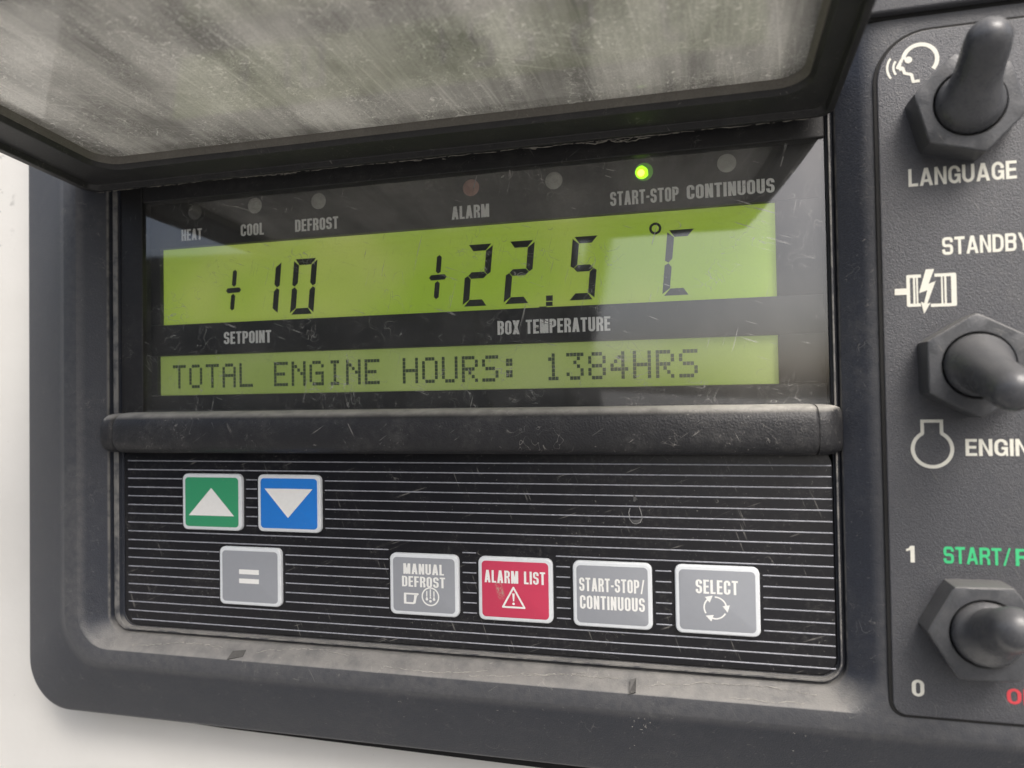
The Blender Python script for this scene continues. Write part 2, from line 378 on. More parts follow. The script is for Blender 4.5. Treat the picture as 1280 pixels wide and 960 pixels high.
# ---- stroke lettering: every glyph is a set of polygons in a box w wide and 1 high
def box2(x0, z0, x1, z1): return [(x0, z0), (x1, z0), (x1, z1), (x0, z1)]
def bar2(p, q, s):      # slanted bar, horizontal width s
    return [(p[0] - s / 2, p[1]), (p[0] + s / 2, p[1]), (q[0] + s / 2, q[1]), (q[0] - s / 2, q[1])]
def arcq(cx, cz, rx, rz, s, t, quad, n=7):
    out, inn = [], []
    for i in range(n + 1):
        a = math.radians(quad * 90 + 90 * i / n)
        out.append((cx + rx * math.cos(a), cz + rz * math.sin(a)))
        inn.append((cx + max(rx - s, 0.001) * math.cos(a), cz + max(rz - t, 0.001) * math.sin(a)))
    return [[out[i], out[i + 1], inn[i + 1], inn[i]] for i in range(n)]
def bowl(x0, x1, z0, z1, r, s, t, corners='TR TL BL BR', sides='T L B R'):
    rz = min(r * 1.0, (z1 - z0) / 2); rx = min(r, (x1 - x0) / 2); P_ = []
    C = {'TR': (x1 - rx, z1 - rz, 0), 'TL': (x0 + rx, z1 - rz, 1), 'BL': (x0 + rx, z0 + rz, 2), 'BR': (x1 - rx, z0 + rz, 3)}
    for c in corners.split(): P_ += arcq(C[c][0], C[c][1], rx, rz, s, t, C[c][2])
    for d in sides.split():
        if d == 'T': P_.append(box2(x0 + rx, z1 - t, x1 - rx, z1))
        if d == 'B': P_.append(box2(x0 + rx, z0, x1 - rx, z0 + t))
        if d == 'L': P_.append(box2(x0, z0 + rz, x0 + s, z1 - rz))
        if d == 'R': P_.append(box2(x1 - s, z0 + rz, x1, z1 - rz))
    return P_
def glyph(ch, w, s, t):
    r = min(w / 2, 0.30 + 0.08 * (w > .6)); st = 0.30     # stub length of open letters
    if ch == ' ': return w * 0.62, []
    if ch == 'H': return w, [box2(0, 0, s, 1), box2(w - s, 0, w, 1), box2(s, .5 - t / 2, w - s, .5 + t / 2)]
    if ch == 'E': e = w * .86; return e, [box2(0, 0, s, 1), box2(s, 0, e, t), box2(s, 1 - t, e, 1), box2(s, .51 - t / 2, e * .93, .51 + t / 2)]
    if ch == 'F': e = w * .84; return e, [box2(0, 0, s, 1), box2(s, 1 - t, e, 1), box2(s, .5 - t / 2, e * .93, .5 + t / 2)]
    if ch == 'L': e = w * .80; return e, [box2(0, 0, s, 1), box2(s, 0, e, t)]
    if ch == 'T': e = w * .95; return e, [box2(0, 1 - t, e, 1), box2(e / 2 - s / 2, 0, e / 2 + s / 2, 1 - t)]
    if ch == 'I': return s, [box2(0, 0, s, 1)]
    if ch == '1': return s * 2.0, [box2(s, 0, 2 * s, 1), [(0, .66), (s, .74), (s, 1), (.62 * s, .84), (0, .80)]]
    if ch == '-': return w * .5, [box2(0, .38, w * .5, .38 + t)]
    if ch == '/': e = w * .75; return e, [bar2((s / 2.6, -.02), (e - s / 2.6, 1.02), s * .72)]
    if ch == 'A':
        e = w * 1.10; c = e / 2
        return e, [bar2((s * .52, 0), (c - s * .08, 1), s * 1.02), bar2((e - s * .52, 0), (c + s * .08, 1), s * 1.02), box2(e * .24, .20, e * .76, .20 + t * .95)]
    if ch == 'N': return w, [box2(0, 0, s, 1), box2(w - s, 0, w, 1), [(s * .3, 1), (s * 1.0, 1), (w - s * .3, 0), (w - s * 1.0, 0)]]
    if ch == 'M':
        e = w * 1.28; return e, [box2(0, 0, s, 1), box2(e - s, 0, e, 1), [(s * .1, 1), (s * 1.2, 1), (e / 2 + s * .45, 0), (e / 2 - s * .45, 0)], [(e - s * .1, 1), (e - s * 1.2, 1), (e / 2 - s * .45, 0), (e / 2 + s * .45, 0)]]
    if ch == 'X': e = w * 1.08; return e, [bar2((s * .55, 0), (e - s * .55, 1), s * 1.1), bar2((e - s * .55, 0), (s * .55, 1), s * 1.1)]
    if ch == 'Y': e = w * 1.08; return e, [bar2((e / 2, .38), (s * .52, 1), s), bar2((e / 2, .38), (e - s * .52, 1), s), box2(e / 2 - s / 2, 0, e / 2 + s / 2, .42)]
    if ch in 'O0': return w, bowl(0, w, 0, 1, r, s, t)
    if ch == 'U': return w, bowl(0, w, 0, 1, r, s, t, 'BL BR', 'B') + [box2(0, r, s, 1), box2(w - s, r, w, 1)]
    if ch in 'CG':
        g = bowl(0, w, 0, 1, r, s, t, 'TR TL BL BR', 'T L B') + [box2(w - s, .64, w, 1 - r + .001)]
        if ch == 'C': g.append(box2(w - s, r - .001, w, .37))
        else: g += [box2(w - s, r - .001, w, .53), box2(w * .52, .53 - t * .9, w, .53), box2(w - s * .55, 0, w, .3)]
        return w, g
    if ch == 'S':
        m = .515; rt = min(w / 2, .235)
        return w, (bowl(0, w, m - t / 2, 1, rt, s, t, 'TR TL BL', 'T L') + bowl(0, w, 0, m + t / 2, rt, s, t, 'TR BR BL', 'B R')
                   + [box2(rt, m - t / 2, w - rt, m + t / 2), box2(w - s, .70, w, 1 - rt + .001), box2(0, rt - .001, s, .31)])
    if ch in 'PRBD':
        z0 = {'P': .40, 'R': .43, 'B': .46, 'D': 0}[ch]; rb = min(.235, w / 2) if ch != 'D' else r
        g = [box2(0, 0, s, 1)] + bowl(0, w, z0, 1, rb, s, t, 'TR BR', 'R') + [box2(s * .9, 1 - t, w - rb, 1), box2(s * .9, z0, w - rb, z0 + t)]
        if ch == 'B': g += bowl(0, w, 0, .54 + t * .4, .26, s, t, 'TR BR', 'R') + [box2(s * .9, 0, w - .26, t)]
        if ch == 'R': g += [[(w * .52, .45), (w * .52 + s * .8, .45), (w * .99, .30), (w * 1.0, 0), (w - s, 0), (w - s, .28)]]
        return w, g
    raise KeyError(ch)
def letters(txt, x0, x1, z0, z1, w, s, t, gap):
    x, polys = 0.0, []
    for i, ch in enumerate(txt):
        a, g = glyph(ch, w, s, t)
        polys += [[(px + x, pz) for px, pz in q] for q in g]
        x += a + (gap if i < len(txt) - 1 else 0)
    k = (x1 - x0) / x; h = z1 - z0
    return [[(x0 + px * k, z0 + pz * h) for px, pz in q] for q in polys]
NARROW = dict(w=.44, s=.178, t=.155, gap=.075)
KEYTXT = dict(w=.42, s=.165, t=.14, gap=.085)
SANS = dict(w=.74, s=.20, t=.165, gap=.10)
def ring2(cx, cz, r, th, a0=0, a1=360, n=40, squash=1.0):
    out = []
    for i in range(n):
        a, b = math.radians(a0 + (a1 - a0) * i / n), math.radians(a0 + (a1 - a0) * (i + 1) / n)
        out.append([(cx + r * math.cos(a), cz + squash * r * math.sin(a)), (cx + r * math.cos(b), cz + squash * r * math.sin(b)),
                    (cx + (r - th) * math.cos(b), cz + squash * (r - th) * math.sin(b)), (cx + (r - th) * math.cos(a), cz + squash * (r - th) * math.sin(a))])
    return out
def disc2(cx, cz, r, n=24): return [(cx + r * math.cos(2 * math.pi * i / n), cz + r * math.sin(2 * math.pi * i / n)) for i in range(n)]
def path2(pts, th, closed=False):
    out = []; m = len(pts)
    for i in range(m if closed else m - 1):
        (ax, az), (bx, bz) = pts[i], pts[(i + 1) % m]; l = math.hypot(bx - ax, bz - az); nx, nz = -(bz - az) / l * th / 2, (bx - ax) / l * th / 2
        out.append([(ax + nx, az + nz), (bx + nx, bz + nz), (bx - nx, bz - nz), (ax - nx, az - nz)])
    for p in pts[0 if closed else 1:None if closed else -1]: out.append(disc2(p[0], p[1], th / 2, 10))
    return out

# ------------------------------------------------------------------ the yard below, unseen, added for its bounce light
def added_ground_mat():
    k = NT('pale_concrete')
    return k.done(k.bsdf(k.mix(k.ramp(k.noise(0.002, 5.0), 0.3, 0.7), (0.19, 0.188, 0.18), (0.25, 0.245, 0.235)), 0.85))
gb = bmesh.new(); gv = [gb.verts.new(c) for c in ((-150, -150, -1.5), (150, -150, -1.5), (150, 150, -1.5), (-150, 150, -1.5))]; gb.faces.new(gv)
tag(obj('ground', gb, added_ground_mat(), smooth=False), 'pale concrete yard below the unit', 'ground', kind='structure')

# ------------------------------------------------------------------ the white body behind
def q_rect(bm, x0, x1, z0, z1, d0, d1, bev=1.0, **k): return slab(bm, x0, x1, z0, z1, d0, d1, 1.0, bev, 3, **k)
bm = q_rect(bmesh.new(), -420, 330, -300, 380, -32, -12.2)
tag(obj('body_panel', bm, M_WALL), 'cream white painted metal body behind the black control housing', 'body panel')

# ------------------------------------------------------------------ unseen dark blocks, added to shape the reflections in the display glass
blocker = bpy.data.objects.new('warehouse', None); COL.objects.link(blocker); blocker.location = (-6, -9, -1.5)
tag(blocker, 'long dark clad warehouse across the yard split by two narrow gaps', 'building')
def block(name, x0, x1, y0, y1, z0, z1, m):
    bm = bmesh.new(); bmesh.ops.create_cube(bm, size=1, matrix=Matrix.Translation(((x0 + x1) / 2, (y0 + y1) / 2, (z0 + z1) / 2)) @ Matrix.Diagonal((x1 - x0, y1 - y0, z1 - z0, 1)))
    bmesh.ops.bevel(bm, geom=bm.edges[:], offset=0.02, segments=1, affect='EDGES'); return obj(name, bm, m, blocker, smooth=False)
kk = NT('dark_cladding'); M_BLOCKER = kk.done(kk.bsdf(kk.mix(kk.noise(0.01, 3.0), (0.03, 0.032, 0.034), (0.05, 0.05, 0.05)), 0.7))
for x0, x1, z1 in ((-22, -2.05, 3.3), (-1.95, -0.63, 3.3), (-0.44, -0.05, 3.3)):
    block('wall', x0, x1, -15, -9, -1.5, z1, M_BLOCKER); block('roof', x0 - .02, x1 + .02, -15.2, -8.85, z1 + .02, z1 + .2, M_BLOCKER)

# ------------------------------------------------------------------ control panel
cp = thing('control_panel', 'black plastic refrigeration control panel with lit green display and coloured keys under a raised lid', 'control panel', 15, -12, -40)
K = [(-106.0, 160, -40.2, 150, 11, -11.6), (-106.0, 160, -40.2, 150, 11, -4.0), (-87.4, 150, -25.3, 130, 10, 3.9), (-84.0, 71.8, -22.2, 94, 7.5, 4.0),
     (-78.9, 66.9, -19.7, 91, 4.2, 0.9), (-78.5, 66.7, -19.5, 90.7, 4.0, -0.4), (-78.0, 66.3, -19.1, 90.4, 3.7, -0.4), (-77.7, 66.2, -18.95, 90.3, 3.6, 0.65),
     (-76.5, 65.9, -18.6, 90.1, 3.3, 0.65), (-76.3, 65.8, -18.45, 90.0, 3.2, -0.3), (-75.9, 65.6, -18.3, 89.9, 3.1, -0.3), (-75.7, 65.5, -18.2, 89.8, 3.0, -6.0)]
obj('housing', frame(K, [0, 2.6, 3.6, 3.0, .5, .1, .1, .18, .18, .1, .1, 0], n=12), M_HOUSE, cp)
bm = bmesh.new(); slab(bm, 71.0, 140, 88.9, 128, 2.5, 5.6, .6, .5)
obj('upper_cover', bm, M_PLATE, cp)
bm = bmesh.new(); slab(bm, 71.6, 139, 88.35, 89.4, 3.0, 4.2, .2, .05)  # black strip drawn in for the shaded gap below the cover
obj('cover_seal', bm, M_GAPSHADE, cp)
for x0, z0, x1, z1 in ((-47.6, -22.3, -44.6, -20.9), (31.4, -22.5, 32.6, -20.3)):
    bm = bmesh.new(); a, b = z0, z1
    pts = [P(x0, 3.9, a), P(x1, 3.9 if x1 > 0 else 3.2, a + .5), P(x1, 2.0, b), P(x0 + .3, 2.4, b - .2)]
    top = [bm.verts.new(p + Vector((0, -0.00025, 0.0002))) for p in pts]; bot = [bm.verts.new(p + Vector((0, 0.001, -0.001))) for p in pts]
    bm.faces.new(top); [bm.faces.new((top[i], bot[i], bot[(i + 1) % 4], top[(i + 1) % 4])) for i in range(4)]
    bmesh.ops.recalc_face_normals(bm, faces=bm.faces[:])
    obj('clip_slot', bm, M_BLACK, cp, smooth=False)

bm = bmesh.new()  # dark wedge standing in for the shadow below the housing's bottom edge
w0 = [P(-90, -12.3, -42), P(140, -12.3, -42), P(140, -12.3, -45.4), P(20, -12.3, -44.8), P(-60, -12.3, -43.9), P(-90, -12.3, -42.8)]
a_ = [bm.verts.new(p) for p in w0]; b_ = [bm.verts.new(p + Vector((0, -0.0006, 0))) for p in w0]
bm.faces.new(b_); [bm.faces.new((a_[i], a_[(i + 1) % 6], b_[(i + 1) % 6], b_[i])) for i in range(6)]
bmesh.ops.recalc_face_normals(bm, faces=bm.faces[:]); obj('rear_seal', bm, M_GAPSHADE, cp, smooth=False)

# bar between display and keys: a loft along X of a flattened half round
def bar_section(z0, z1, d1, n=20):
    zc, hz = (z0 + z1) / 2, (z1 - z0) / 2; pts = []
    for i in range(n + 1):
        a = math.pi * i / n; c, s_ = math.cos(a), math.sin(a)
        pts.append((-1.0 + (d1 + 1.0) * abs(s_) ** .55, zc + hz * math.copysign(abs(c) ** .62, c)))
    return pts + [(-1.2, z0), (-1.2, z1)]
def bar(x0, x1, z0, z1, d1, rnd):
    rings = []
    for e, sgn in ((x0, 1), (x1, -1)):
        seq = []
        for i in range(7):
            a = math.pi / 2 * i / 6; o = rnd * (1 - math.sin(a)); q = rnd * (1 - math.cos(a))
            seq.append([P(e + sgn * q, d, z) for d, z in bar_section(z0 + o, z1 - o, d1 - o)])
        rings += seq if sgn > 0 else seq[::-1]
    bm = bmesh.new(); loft(bm, rings, True, True); return bm
obj('crossbar', bar(-74.2, 63.2, 18.5, 27.1, 5.4, 1.2), M_BAR, cp, 'dusty rounded ledge between display and keys')
obj('crossbar_end', bar(-77.9, -73.9, 18.6, 26.9, 5.0, 1.6), M_BAR, cp)
bm = bmesh.new()      # the right end runs out into the side of the housing
loft(bm, [[P(x, d, z) for d, z in bar_section(z0, z1, dd)] for x, z0, z1, dd in ((62.9, 18.6, 26.95, 5.1), (63.6, 18.55, 27.0, 5.15), (64.5, 18.6, 26.95, 4.8), (65.3, 18.7, 26.9, 4.2), (65.9, 18.8, 26.8, 3.3), (66.5, 19.0, 26.6, 2.2), (67.2, 19.2, 26.4, .6))], True, True)
obj('crossbar_end', bm, M_BAR, cp)

# display window
bm = bmesh.new()
slab(bm, -76.1, -70.6, 26.0, 86.0, -2.5, 0.1, .3, .25); slab(bm, -70.5, 65.5, 71.9, 86.0, -2.5, 0.0, .3, .25)
obj('window_frame', bm, M_BLACK, cp)
bm = bmesh.new(); slab(bm, -71.2, 65.45, 24.5, 72.4, -1.3, -0.5, .3, .05)
obj('display_window', bm, M_GLASS, cp)
LX0, LX1 = -68.7, 57.8
board = bmesh.new()
def sheet(bm, x0, x1, z0, z1, d0, d1): return slab(bm, x0, x1, z0, z1, d0, d1, .05, .03, 1)
sheet(board, -75.4, 65.4, 62.5, 76, -4.6, -3.0); sheet(board, -75.4, 65.4, 39.2, 45.85, -4.6, -3.0); sheet(board, -75.4, 65.4, 22, 30.55, -4.6, -3.0)
sheet(board, -75.4, LX0, 45.9, 62.45, -4.6, -3.0); sheet(board, LX1, 65.4, 45.9, 62.45, -4.6, -3.0)
sheet(board, -75.4, -69.6, 30.6, 39.15, -4.6, -3.0); sheet(board, LX1, 65.4, 30.6, 39.15, -4.6, -3.0)
bd = obj('display_board', board, M_BOARD, cp)
for txt, x0, x1, z0, z1 in (('HEAT', -63.2, -58.1, 63.85, 66.3), ('COOL', -48.6, -43.1, 63.85, 66.35), ('DEFROST', -35.8, -26.0, 63.85, 66.35), ('ALARM', -1.7, 5.9, 63.75, 66.3),
                            ('START-STOP', 29.1, 41.4, 63.9, 66.5), ('CONTINUOUS', 42.8, 57.7, 64.0, 66.55), ('SETPOINT', -52.9, -41.6, 41.2, 43.8), ('BOX TEMPERATURE', 7.2, 28.7, 40.95, 43.6)):
    obj('legend', flat(letters(txt, x0, x1, z0, z1, **NARROW), -2.94), M_LEGEND, bd, 'white lettering reading ' + txt, False)

# status lamps
for X, Z, kind in ((-59.8, 69.9, 'dim'), (-45.2, 70.1, 'off'), (-30.4, 69.8, 'off'), (2.3, 69.7, 'red'), (18.6, 69.6, 'off'), (35.3, 69.7, 'on'), (49.8, 69.9, 'off')):
    bm = bmesh.new(); R0 = 1.65
    loft(bm, [[P(X + R0 * f * math.cos(a), d, Z + R0 * f * math.sin(a)) for a in [2 * math.pi * i / 28 for i in range(28)]] for f, d in ((1, -3.0), (1, -2.95), (.9, -2.84), (.6, -2.76), (.2, -2.74))], False, True)
    mat = {'off': M_LAMP, 'dim': M_LAMPDIM, 'red': M_LAMPRED, 'on': M_LAMPGLOW}[kind]
    lo = obj('indicator_light', bm, mat, cp, {'on': 'round status lamp glowing bright green', 'red': 'unlit reddish round status lamp'}.get(kind))
    if kind == 'on':
        pts = [(X - .3 + 1.22 * math.cos(math.radians(a)), Z - .12 + 1.22 * math.sin(math.radians(a))) for a in range(85, 345, 10)]
        pts += [(X - .1 + .85 * math.cos(math.radians(a)), Z - .02 + .85 * math.sin(math.radians(a))) for a in (-15, 10, 35, 60)]
        obj('lit_lens', flat([[(px, pz) for px, pz in disc2(X - .5, Z - .25, .62)]], -2.66, 1, flat([pts], -2.70)), [M_LAMPON, M_LAMPCORE], lo, smooth=False)

# liquid crystal screens
def seg(p, q, th):       # one segment, pointed at both ends
    (ax, az), (bx, bz) = p, q; l = math.hypot(bx - ax, bz - az); ux, uz = (bx - ax) / l, (bz - az) / l; nx, nz = -uz * th / 2, ux * th / 2; g = .09; e = th * .42
    a = (ax + ux * g, az + uz * g); b = (bx - ux * g, bz - uz * g)
    return [a, (a[0] + ux * e + nx, a[1] + uz * e + nz), (b[0] - ux * e + nx, b[1] - uz * e + nz), b, (b[0] - ux * e - nx, b[1] - uz * e - nz), (a[0] + ux * e - nx, a[1] + uz * e - nz)]
DIG = {'0': 'abcdef', '1': 'bc', '2': 'abged', '5': 'afgcd', 'C': 'afed'}
SL = 0.098               # slant of the figures
def digit(ch, x0, z0, z1, w, t=1.28, g=.055):
    h = z1 - z0; m = h / 2; k = .22 * t
    A = {'a': [(k + g, h), (w - k - g, h), (w - t - g, h - t), (t + g, h - t)], 'd': [(k + g, 0), (w - k - g, 0), (w - t - g, t), (t + g, t)],
         'f': [(0, h - k - g), (t, h - t - g), (t, m + t * .55 + g), (t * .5, m + g), (0, m + t * .3 + g)], 'e': [(0, k + g), (t, t + g), (t, m - t * .55 - g), (t * .5, m - g), (0, m - t * .3 - g)],
         'g': [(t * .5 + g, m), (t + g, m + t * .5), (w - t - g, m + t * .5), (w - t * .5 - g, m), (w - t - g, m - t * .5), (t + g, m - t * .5)]}
    A['b'] = [(w - x, z) for x, z in A['f']]; A['c'] = [(w - x, z) for x, z in A['e']]
    return [[(x0 + x + z * SL, z0 + z) for x, z in A[q]] for q in DIG[ch]]
bm = sheet(bmesh.new(), LX0 + .02, LX1 - .02, 45.92, 62.43, -5.2, -4.0)
l1 = obj('lcd_screen', bm, M_LCD, cp, 'large green display reading +10 and +22.5 degrees C')
DD = -3.93
for ch, x0, z0, z1, wd in (('1', -46.0, 47.1, 58.3, 5.3), ('0', -37.8, 46.9, 58.4, 5.4), ('2', -0.1, 46.8, 58.8, 5.2), ('2', 8.2, 46.9, 58.9, 5.2), ('5', 20.7, 47.0, 58.9, 5.0), ('C', 38.1, 47.0, 58.9, 5.0)):
    obj('unit_letter' if ch == 'C' else 'digit', flat(digit(ch, x0, z0, z1, wd), DD), M_SEG, l1, 'black segment %s' % ch, False)
for x, z in ((-51.15, 52.7), (-5.1, 52.85)):
    g = [seg((x + .43, z + 4.5), (x + .06, z + .62), 1.02), seg((x - .06, z - .62), (x - .45, z - 4.4), 1.02), seg((x - 1.95, z - .05), (x + 1.95, z + .05), 1.08)]
    obj('plus_sign', flat(g, DD), M_SEG, l1, None, False)
obj('decimal_point', flat([box2(16.55, 47.1, 17.85, 48.15), box2(16.5, 46.15, 17.8, 46.95), box2(15.2, 45.95, 16.6, 46.12)], DD), M_SEG, l1, None, False)
obj('degree_sign', flat(ring2(37.1, 59.4, 1.1, .45), DD), M_SEG, l1, None, False)

bm = sheet(bmesh.new(), -69.58, LX1 - .02, 30.62, 39.13, -5.2, -4.0)
l2 = obj('lcd_screen', bm, M_LCD2, cp, 'narrow green text display reading TOTAL ENGINE HOURS: 1384HRS')
FONT = {'T': '11111 00100 00100 00100 00100 00100 00100', 'O': '01110 10001 10001 10001 10001 10001 01110', 'A': '01110 10001 10001 11111 10001 10001 10001', 'L': '10000 10000 10000 10000 10000 10000 11111',
        'E': '11111 10000 10000 11110 10000 10000 11111', 'N': '10001 11001 10101 10011 10001 10001 10001', 'G': '01110 10001 10000 10111 10001 10001 01111', 'I': '01110 00100 00100 00100 00100 00100 01110',
        'H': '10001 10001 10001 11111 10001 10001 10001', 'U': '10001 10001 10001 10001 10001 10001 01110', 'R': '11110 10001 10001 11110 10100 10010 10001', 'S': '01111 10000 10000 01110 00001 00001 11110',
        ':': '00000 01100 01100 00000 01100 01100 00000', '1': '00100 01100 00100 00100 00100 00100 01110', '3': '11111 00010 00100 00010 00001 10001 01110', '8': '01110 10001 10001 01110 10001 10001 01110',
        '4': '00010 00110 01010 10010 11111 00010 00010'}
dp, dq = .665, .735
for i, ch in enumerate('TOTAL ENGINE HOURS: 1384HRS'):
    if ch == ' ': continue
    g = []
    for r_, row in enumerate(FONT[ch].split()):
        for c_, b in enumerate(row):
            if b == '1':
                x = -66.4 + i * 4.125 + c_ * dp; z = 37.15 - r_ * dq; g.append(box2(x, z - dq + .07, x + dp - .07, z))
    obj('character', flat(g, DD), M_DOT, l2, None, False)

# keypad with pin stripes broken round the keys
KEYS = [('green', -60.4, -46.35, 2.65, 14.2, M_KGREEN), ('blue', -42.65, -28.55, 2.75, 14.2, M_KBLUE), ('grey', -51.65, -37.5, -12.3, -.6, M_KGREY),
        ('defrost', -14.0, -.1, -12.15, -.5, M_KGREY), ('red', 3.75, 17.8, -12.2, -.5, M_KRED), ('start', 21.5, 35.55, -12.25, -.6, M_KGREY), ('select', 39.45, 53.5, -12.3, -.55, M_KGREY)]
bm = bmesh.new(); slab(bm, -75.6, 65.5, -18.15, 19.6, -2.0, 0.0, 2.8, .3)
for i in range(19):
    z = 16.75 - i * (16.75 + 16.9) / 18
    cuts = sorted((x0 - .55, x1 + .55) for _, x0, x1, z0, z1, _ in KEYS if z0 - .45 < z < z1 + .45)
    a = -74.6 + (0.9 if i == 18 else 0)
    for c0, c1 in cuts + [(65.3, 70)]:
        slab(bm, a, c0, z - .12, z + .12, -.05, .10, .13, .09, 3, mi=1); a = c1
obj('keypad', bm, [M_PAD, M_STRIPE], cp, 'black membrane with fine grey pin stripes')
g = [(32.15, 9.9), (31.95, 9.0), (31.7, 8.2), (31.85, 7.0), (32.35, 6.35), (33.0, 6.2), (33.7, 6.5), (34.05, 7.3), (33.85, 8.3), (33.45, 9.4), (33.2, 10.3)]
bm = flat([[(32.0, 7.0), (32.4, 6.5), (33.0, 6.3), (33.7, 6.6), (33.9, 7.2), (33.3, 6.95), (32.6, 6.9)], [(32.5, 10.2), (32.8, 10.1), (33.2, 10.6), (32.9, 11.2), (32.6, 11.3)]], .125)
flat(path2(g[1:10], .13), .14, 1, bm)
obj('dried_drop', bm, [M_DROPFILL, M_DROP], cp, 'dried pale water drop mark on the striped keypad', False)

def arrow_icon(cx, cz, r):
    out = []
    for k in range(3):
        a0 = 62 - 120 * k; a1 = a0 - 82
        out += ring2(cx, cz, r + .13, .26, a0 + 30, a1 + 32, 14)
        a = math.radians(a1 + 30); px, pz = cx + r * math.cos(a), cz + r * math.sin(a); tx, tz = math.sin(a), -math.cos(a); nx, nz = math.cos(a), math.sin(a)
        out.append([(px + nx * .62 - tx * .15, pz + nz * .62 - tz * .15), (px + tx * 1.05, pz + tz * 1.05), (px - nx * .62 - tx * .15, pz - nz * .62 - tz * .15)])
    return out
KLAB = {'green': 'green key with a white triangle pointing up', 'blue': 'blue key with a white triangle pointing down', 'grey': 'small grey key with two white bars', 'defrost': 'grey key reading MANUAL DEFROST',
        'red': 'scuffed red key reading ALARM LIST with warning triangle', 'start': 'grey key reading START-STOP/CONTINUOUS', 'select': 'grey key reading SELECT with circling arrows'}
for nm, x0, x1, z0, z1, mat in KEYS:
    bm = bmesh.new(); slab(bm, x0, x1, z0, z1, -.3, 0.80, 1.15, .30, 6)
    slab(bm, x0 + .72, x1 - .72, z0 + .72, z1 - .72, .7, .835, .75, .03, 6, mi=1)
    b = obj('button', bm, [M_RIM, mat], cp, KLAB[nm])
    D = 0.87
    def put(name, polys, lab=None): obj(name, flat(polys, D), M_WHITE, b, lab, False)
    if nm == 'green': put('triangle_symbol', [[(-58.8, 5.63), (-48.05, 5.63), (-53.4, 11.35)]])
    if nm == 'blue': put('triangle_symbol', [[(-41.0, 11.43), (-35.75, 5.6), (-30.25, 11.43)]])
    if nm == 'grey': put('equals_sign', [box2(-47.0, -6.0, -42.45, -5.05), box2(-47.0, -7.85, -42.45, -6.9)])
    if nm == 'defrost':
        put('legend', letters('MANUAL', -11.15, -2.95, -4.35, -2.35, **KEYTXT) + letters('DEFROST', -11.45, -2.75, -6.75, -4.75, **KEYTXT))
        hand = path2([(-10.8, -8.1), (-10.8, -9.85), (-9.1, -9.85), (-8.85, -9.0)], .34) + [box2(-10.95, -8.25, -8.1, -7.93), [(-9.1, -9.9), (-8.75, -9.9), (-8.45, -8.5), (-8.2, -8.3), (-9.0, -8.3)], box2(-11.1, -10.0, -10.6, -7.95), box2(-9.0, -8.95, -8.6, -8.6)]
        drop = ring2(-5.72, -8.45, 1.78, .27)
        for dx in (-.72, 0, .72):
            drop += [box2(-5.72 + dx - .12, -8.4, -5.72 + dx + .12, -7.05 if dx == 0 else -7.4), disc2(-5.72 + dx, -8.95 - (.35 if dx == 0 else 0), .26, 12), [(-5.72 + dx - .2, -8.8), (-5.72 + dx + .2, -8.8), (-5.72 + dx, -8.3)]]
        put('pointing_hand_symbol', hand); put('defrost_symbol', drop)
    if nm == 'red':
        put('legend', letters('ALARM LIST', 5.0, 16.5, -5.2, -2.9, **KEYTXT))
        put('warning_symbol', path2([(10.5, -5.95), (8.45, -9.55), (12.55, -9.55)], .34, True) + [[(10.27, -7.0), (10.73, -7.0), (10.62, -8.45), (10.38, -8.45)], disc2(10.5, -8.9, .24, 12)])
    if nm == 'start': put('legend', letters('START-STOP/', 22.7, 34.25, -5.9, -3.5, **KEYTXT) + letters('CONTINUOUS', 22.77, 34.25, -9.05, -6.65, **KEYTXT))
    if nm == 'select': put('legend', letters('SELECT', 42.95, 49.95, -5.3, -2.9, **KEYTXT)); put('circling_arrows_symbol', arrow_icon(46.15, -7.65, 1.85))

# ------------------------------------------------------------------ the raised lid
AL = math.radians(5.5); ZH, DH = 75.6, 2.4
def LP(X, h, L):          # lid coordinates: along the hinge, thickness (up), distance from the hinge
    return P(X, DH + L * math.cos(AL) - h * math.sin(AL), ZH + L * math.sin(AL) + h * math.cos(AL))
KL = [(-71.2, 60.8, 7.6, 53.2, 4.0, 6.0), (-71.3, 60.9, 7.5, 53.3, 4.0, 3.0), (-71.95, 61.55, 6.85, 54.05, 4.5, .95), (-72.6, 62.1, 6.3, 54.7, 5.0, 0.05),
      (-80.2, 65.0, 0.7, 61.5, 2.2, 0.0), (-80.5, 65.3, 0.4, 61.8, 2.2, -1.1), (-82.3, 66.4, -.4, 63.2, 2.6, -1.1), (-82.4, 66.5, -.5, 63.4, 2.6, 6.0), (-71.2, 60.8, 7.6, 53.2, 4.0, 6.0)]
lid = obj('lid', frame(KL, [0, .4, .7, .3, .25, .2, .45, .8, 0], n=8, place=LP), M_LID, cp, 'raised black lid framing a dirty smoked window', at=LP(0, 0, 0))
bm = bmesh.new(); slab(bm, -71.4, 61.0, 7.4, 53.4, 2.2, 3.6, 4.0, .1, 8, place=LP)
obj('lid_window', bm, M_PANE, lid, 'dusty streaked translucent lid window')
seal = [(-71.2, 60.8, 7.6, 53.2, 4.0, 2.6), (-71.2, 60.8, 7.6, 53.2, 4.0, 2.05), (-71.8, 61.4, 7.0, 53.9, 4.5, .92), (-72.0, 61.6, 6.8, 54.1, 4.5, 1.0)]
obj('window_seal', frame(seal, [0, .3, .1, 0], n=8, place=LP), M_SEAL, lid, 'dirt caked rim around the lid window')
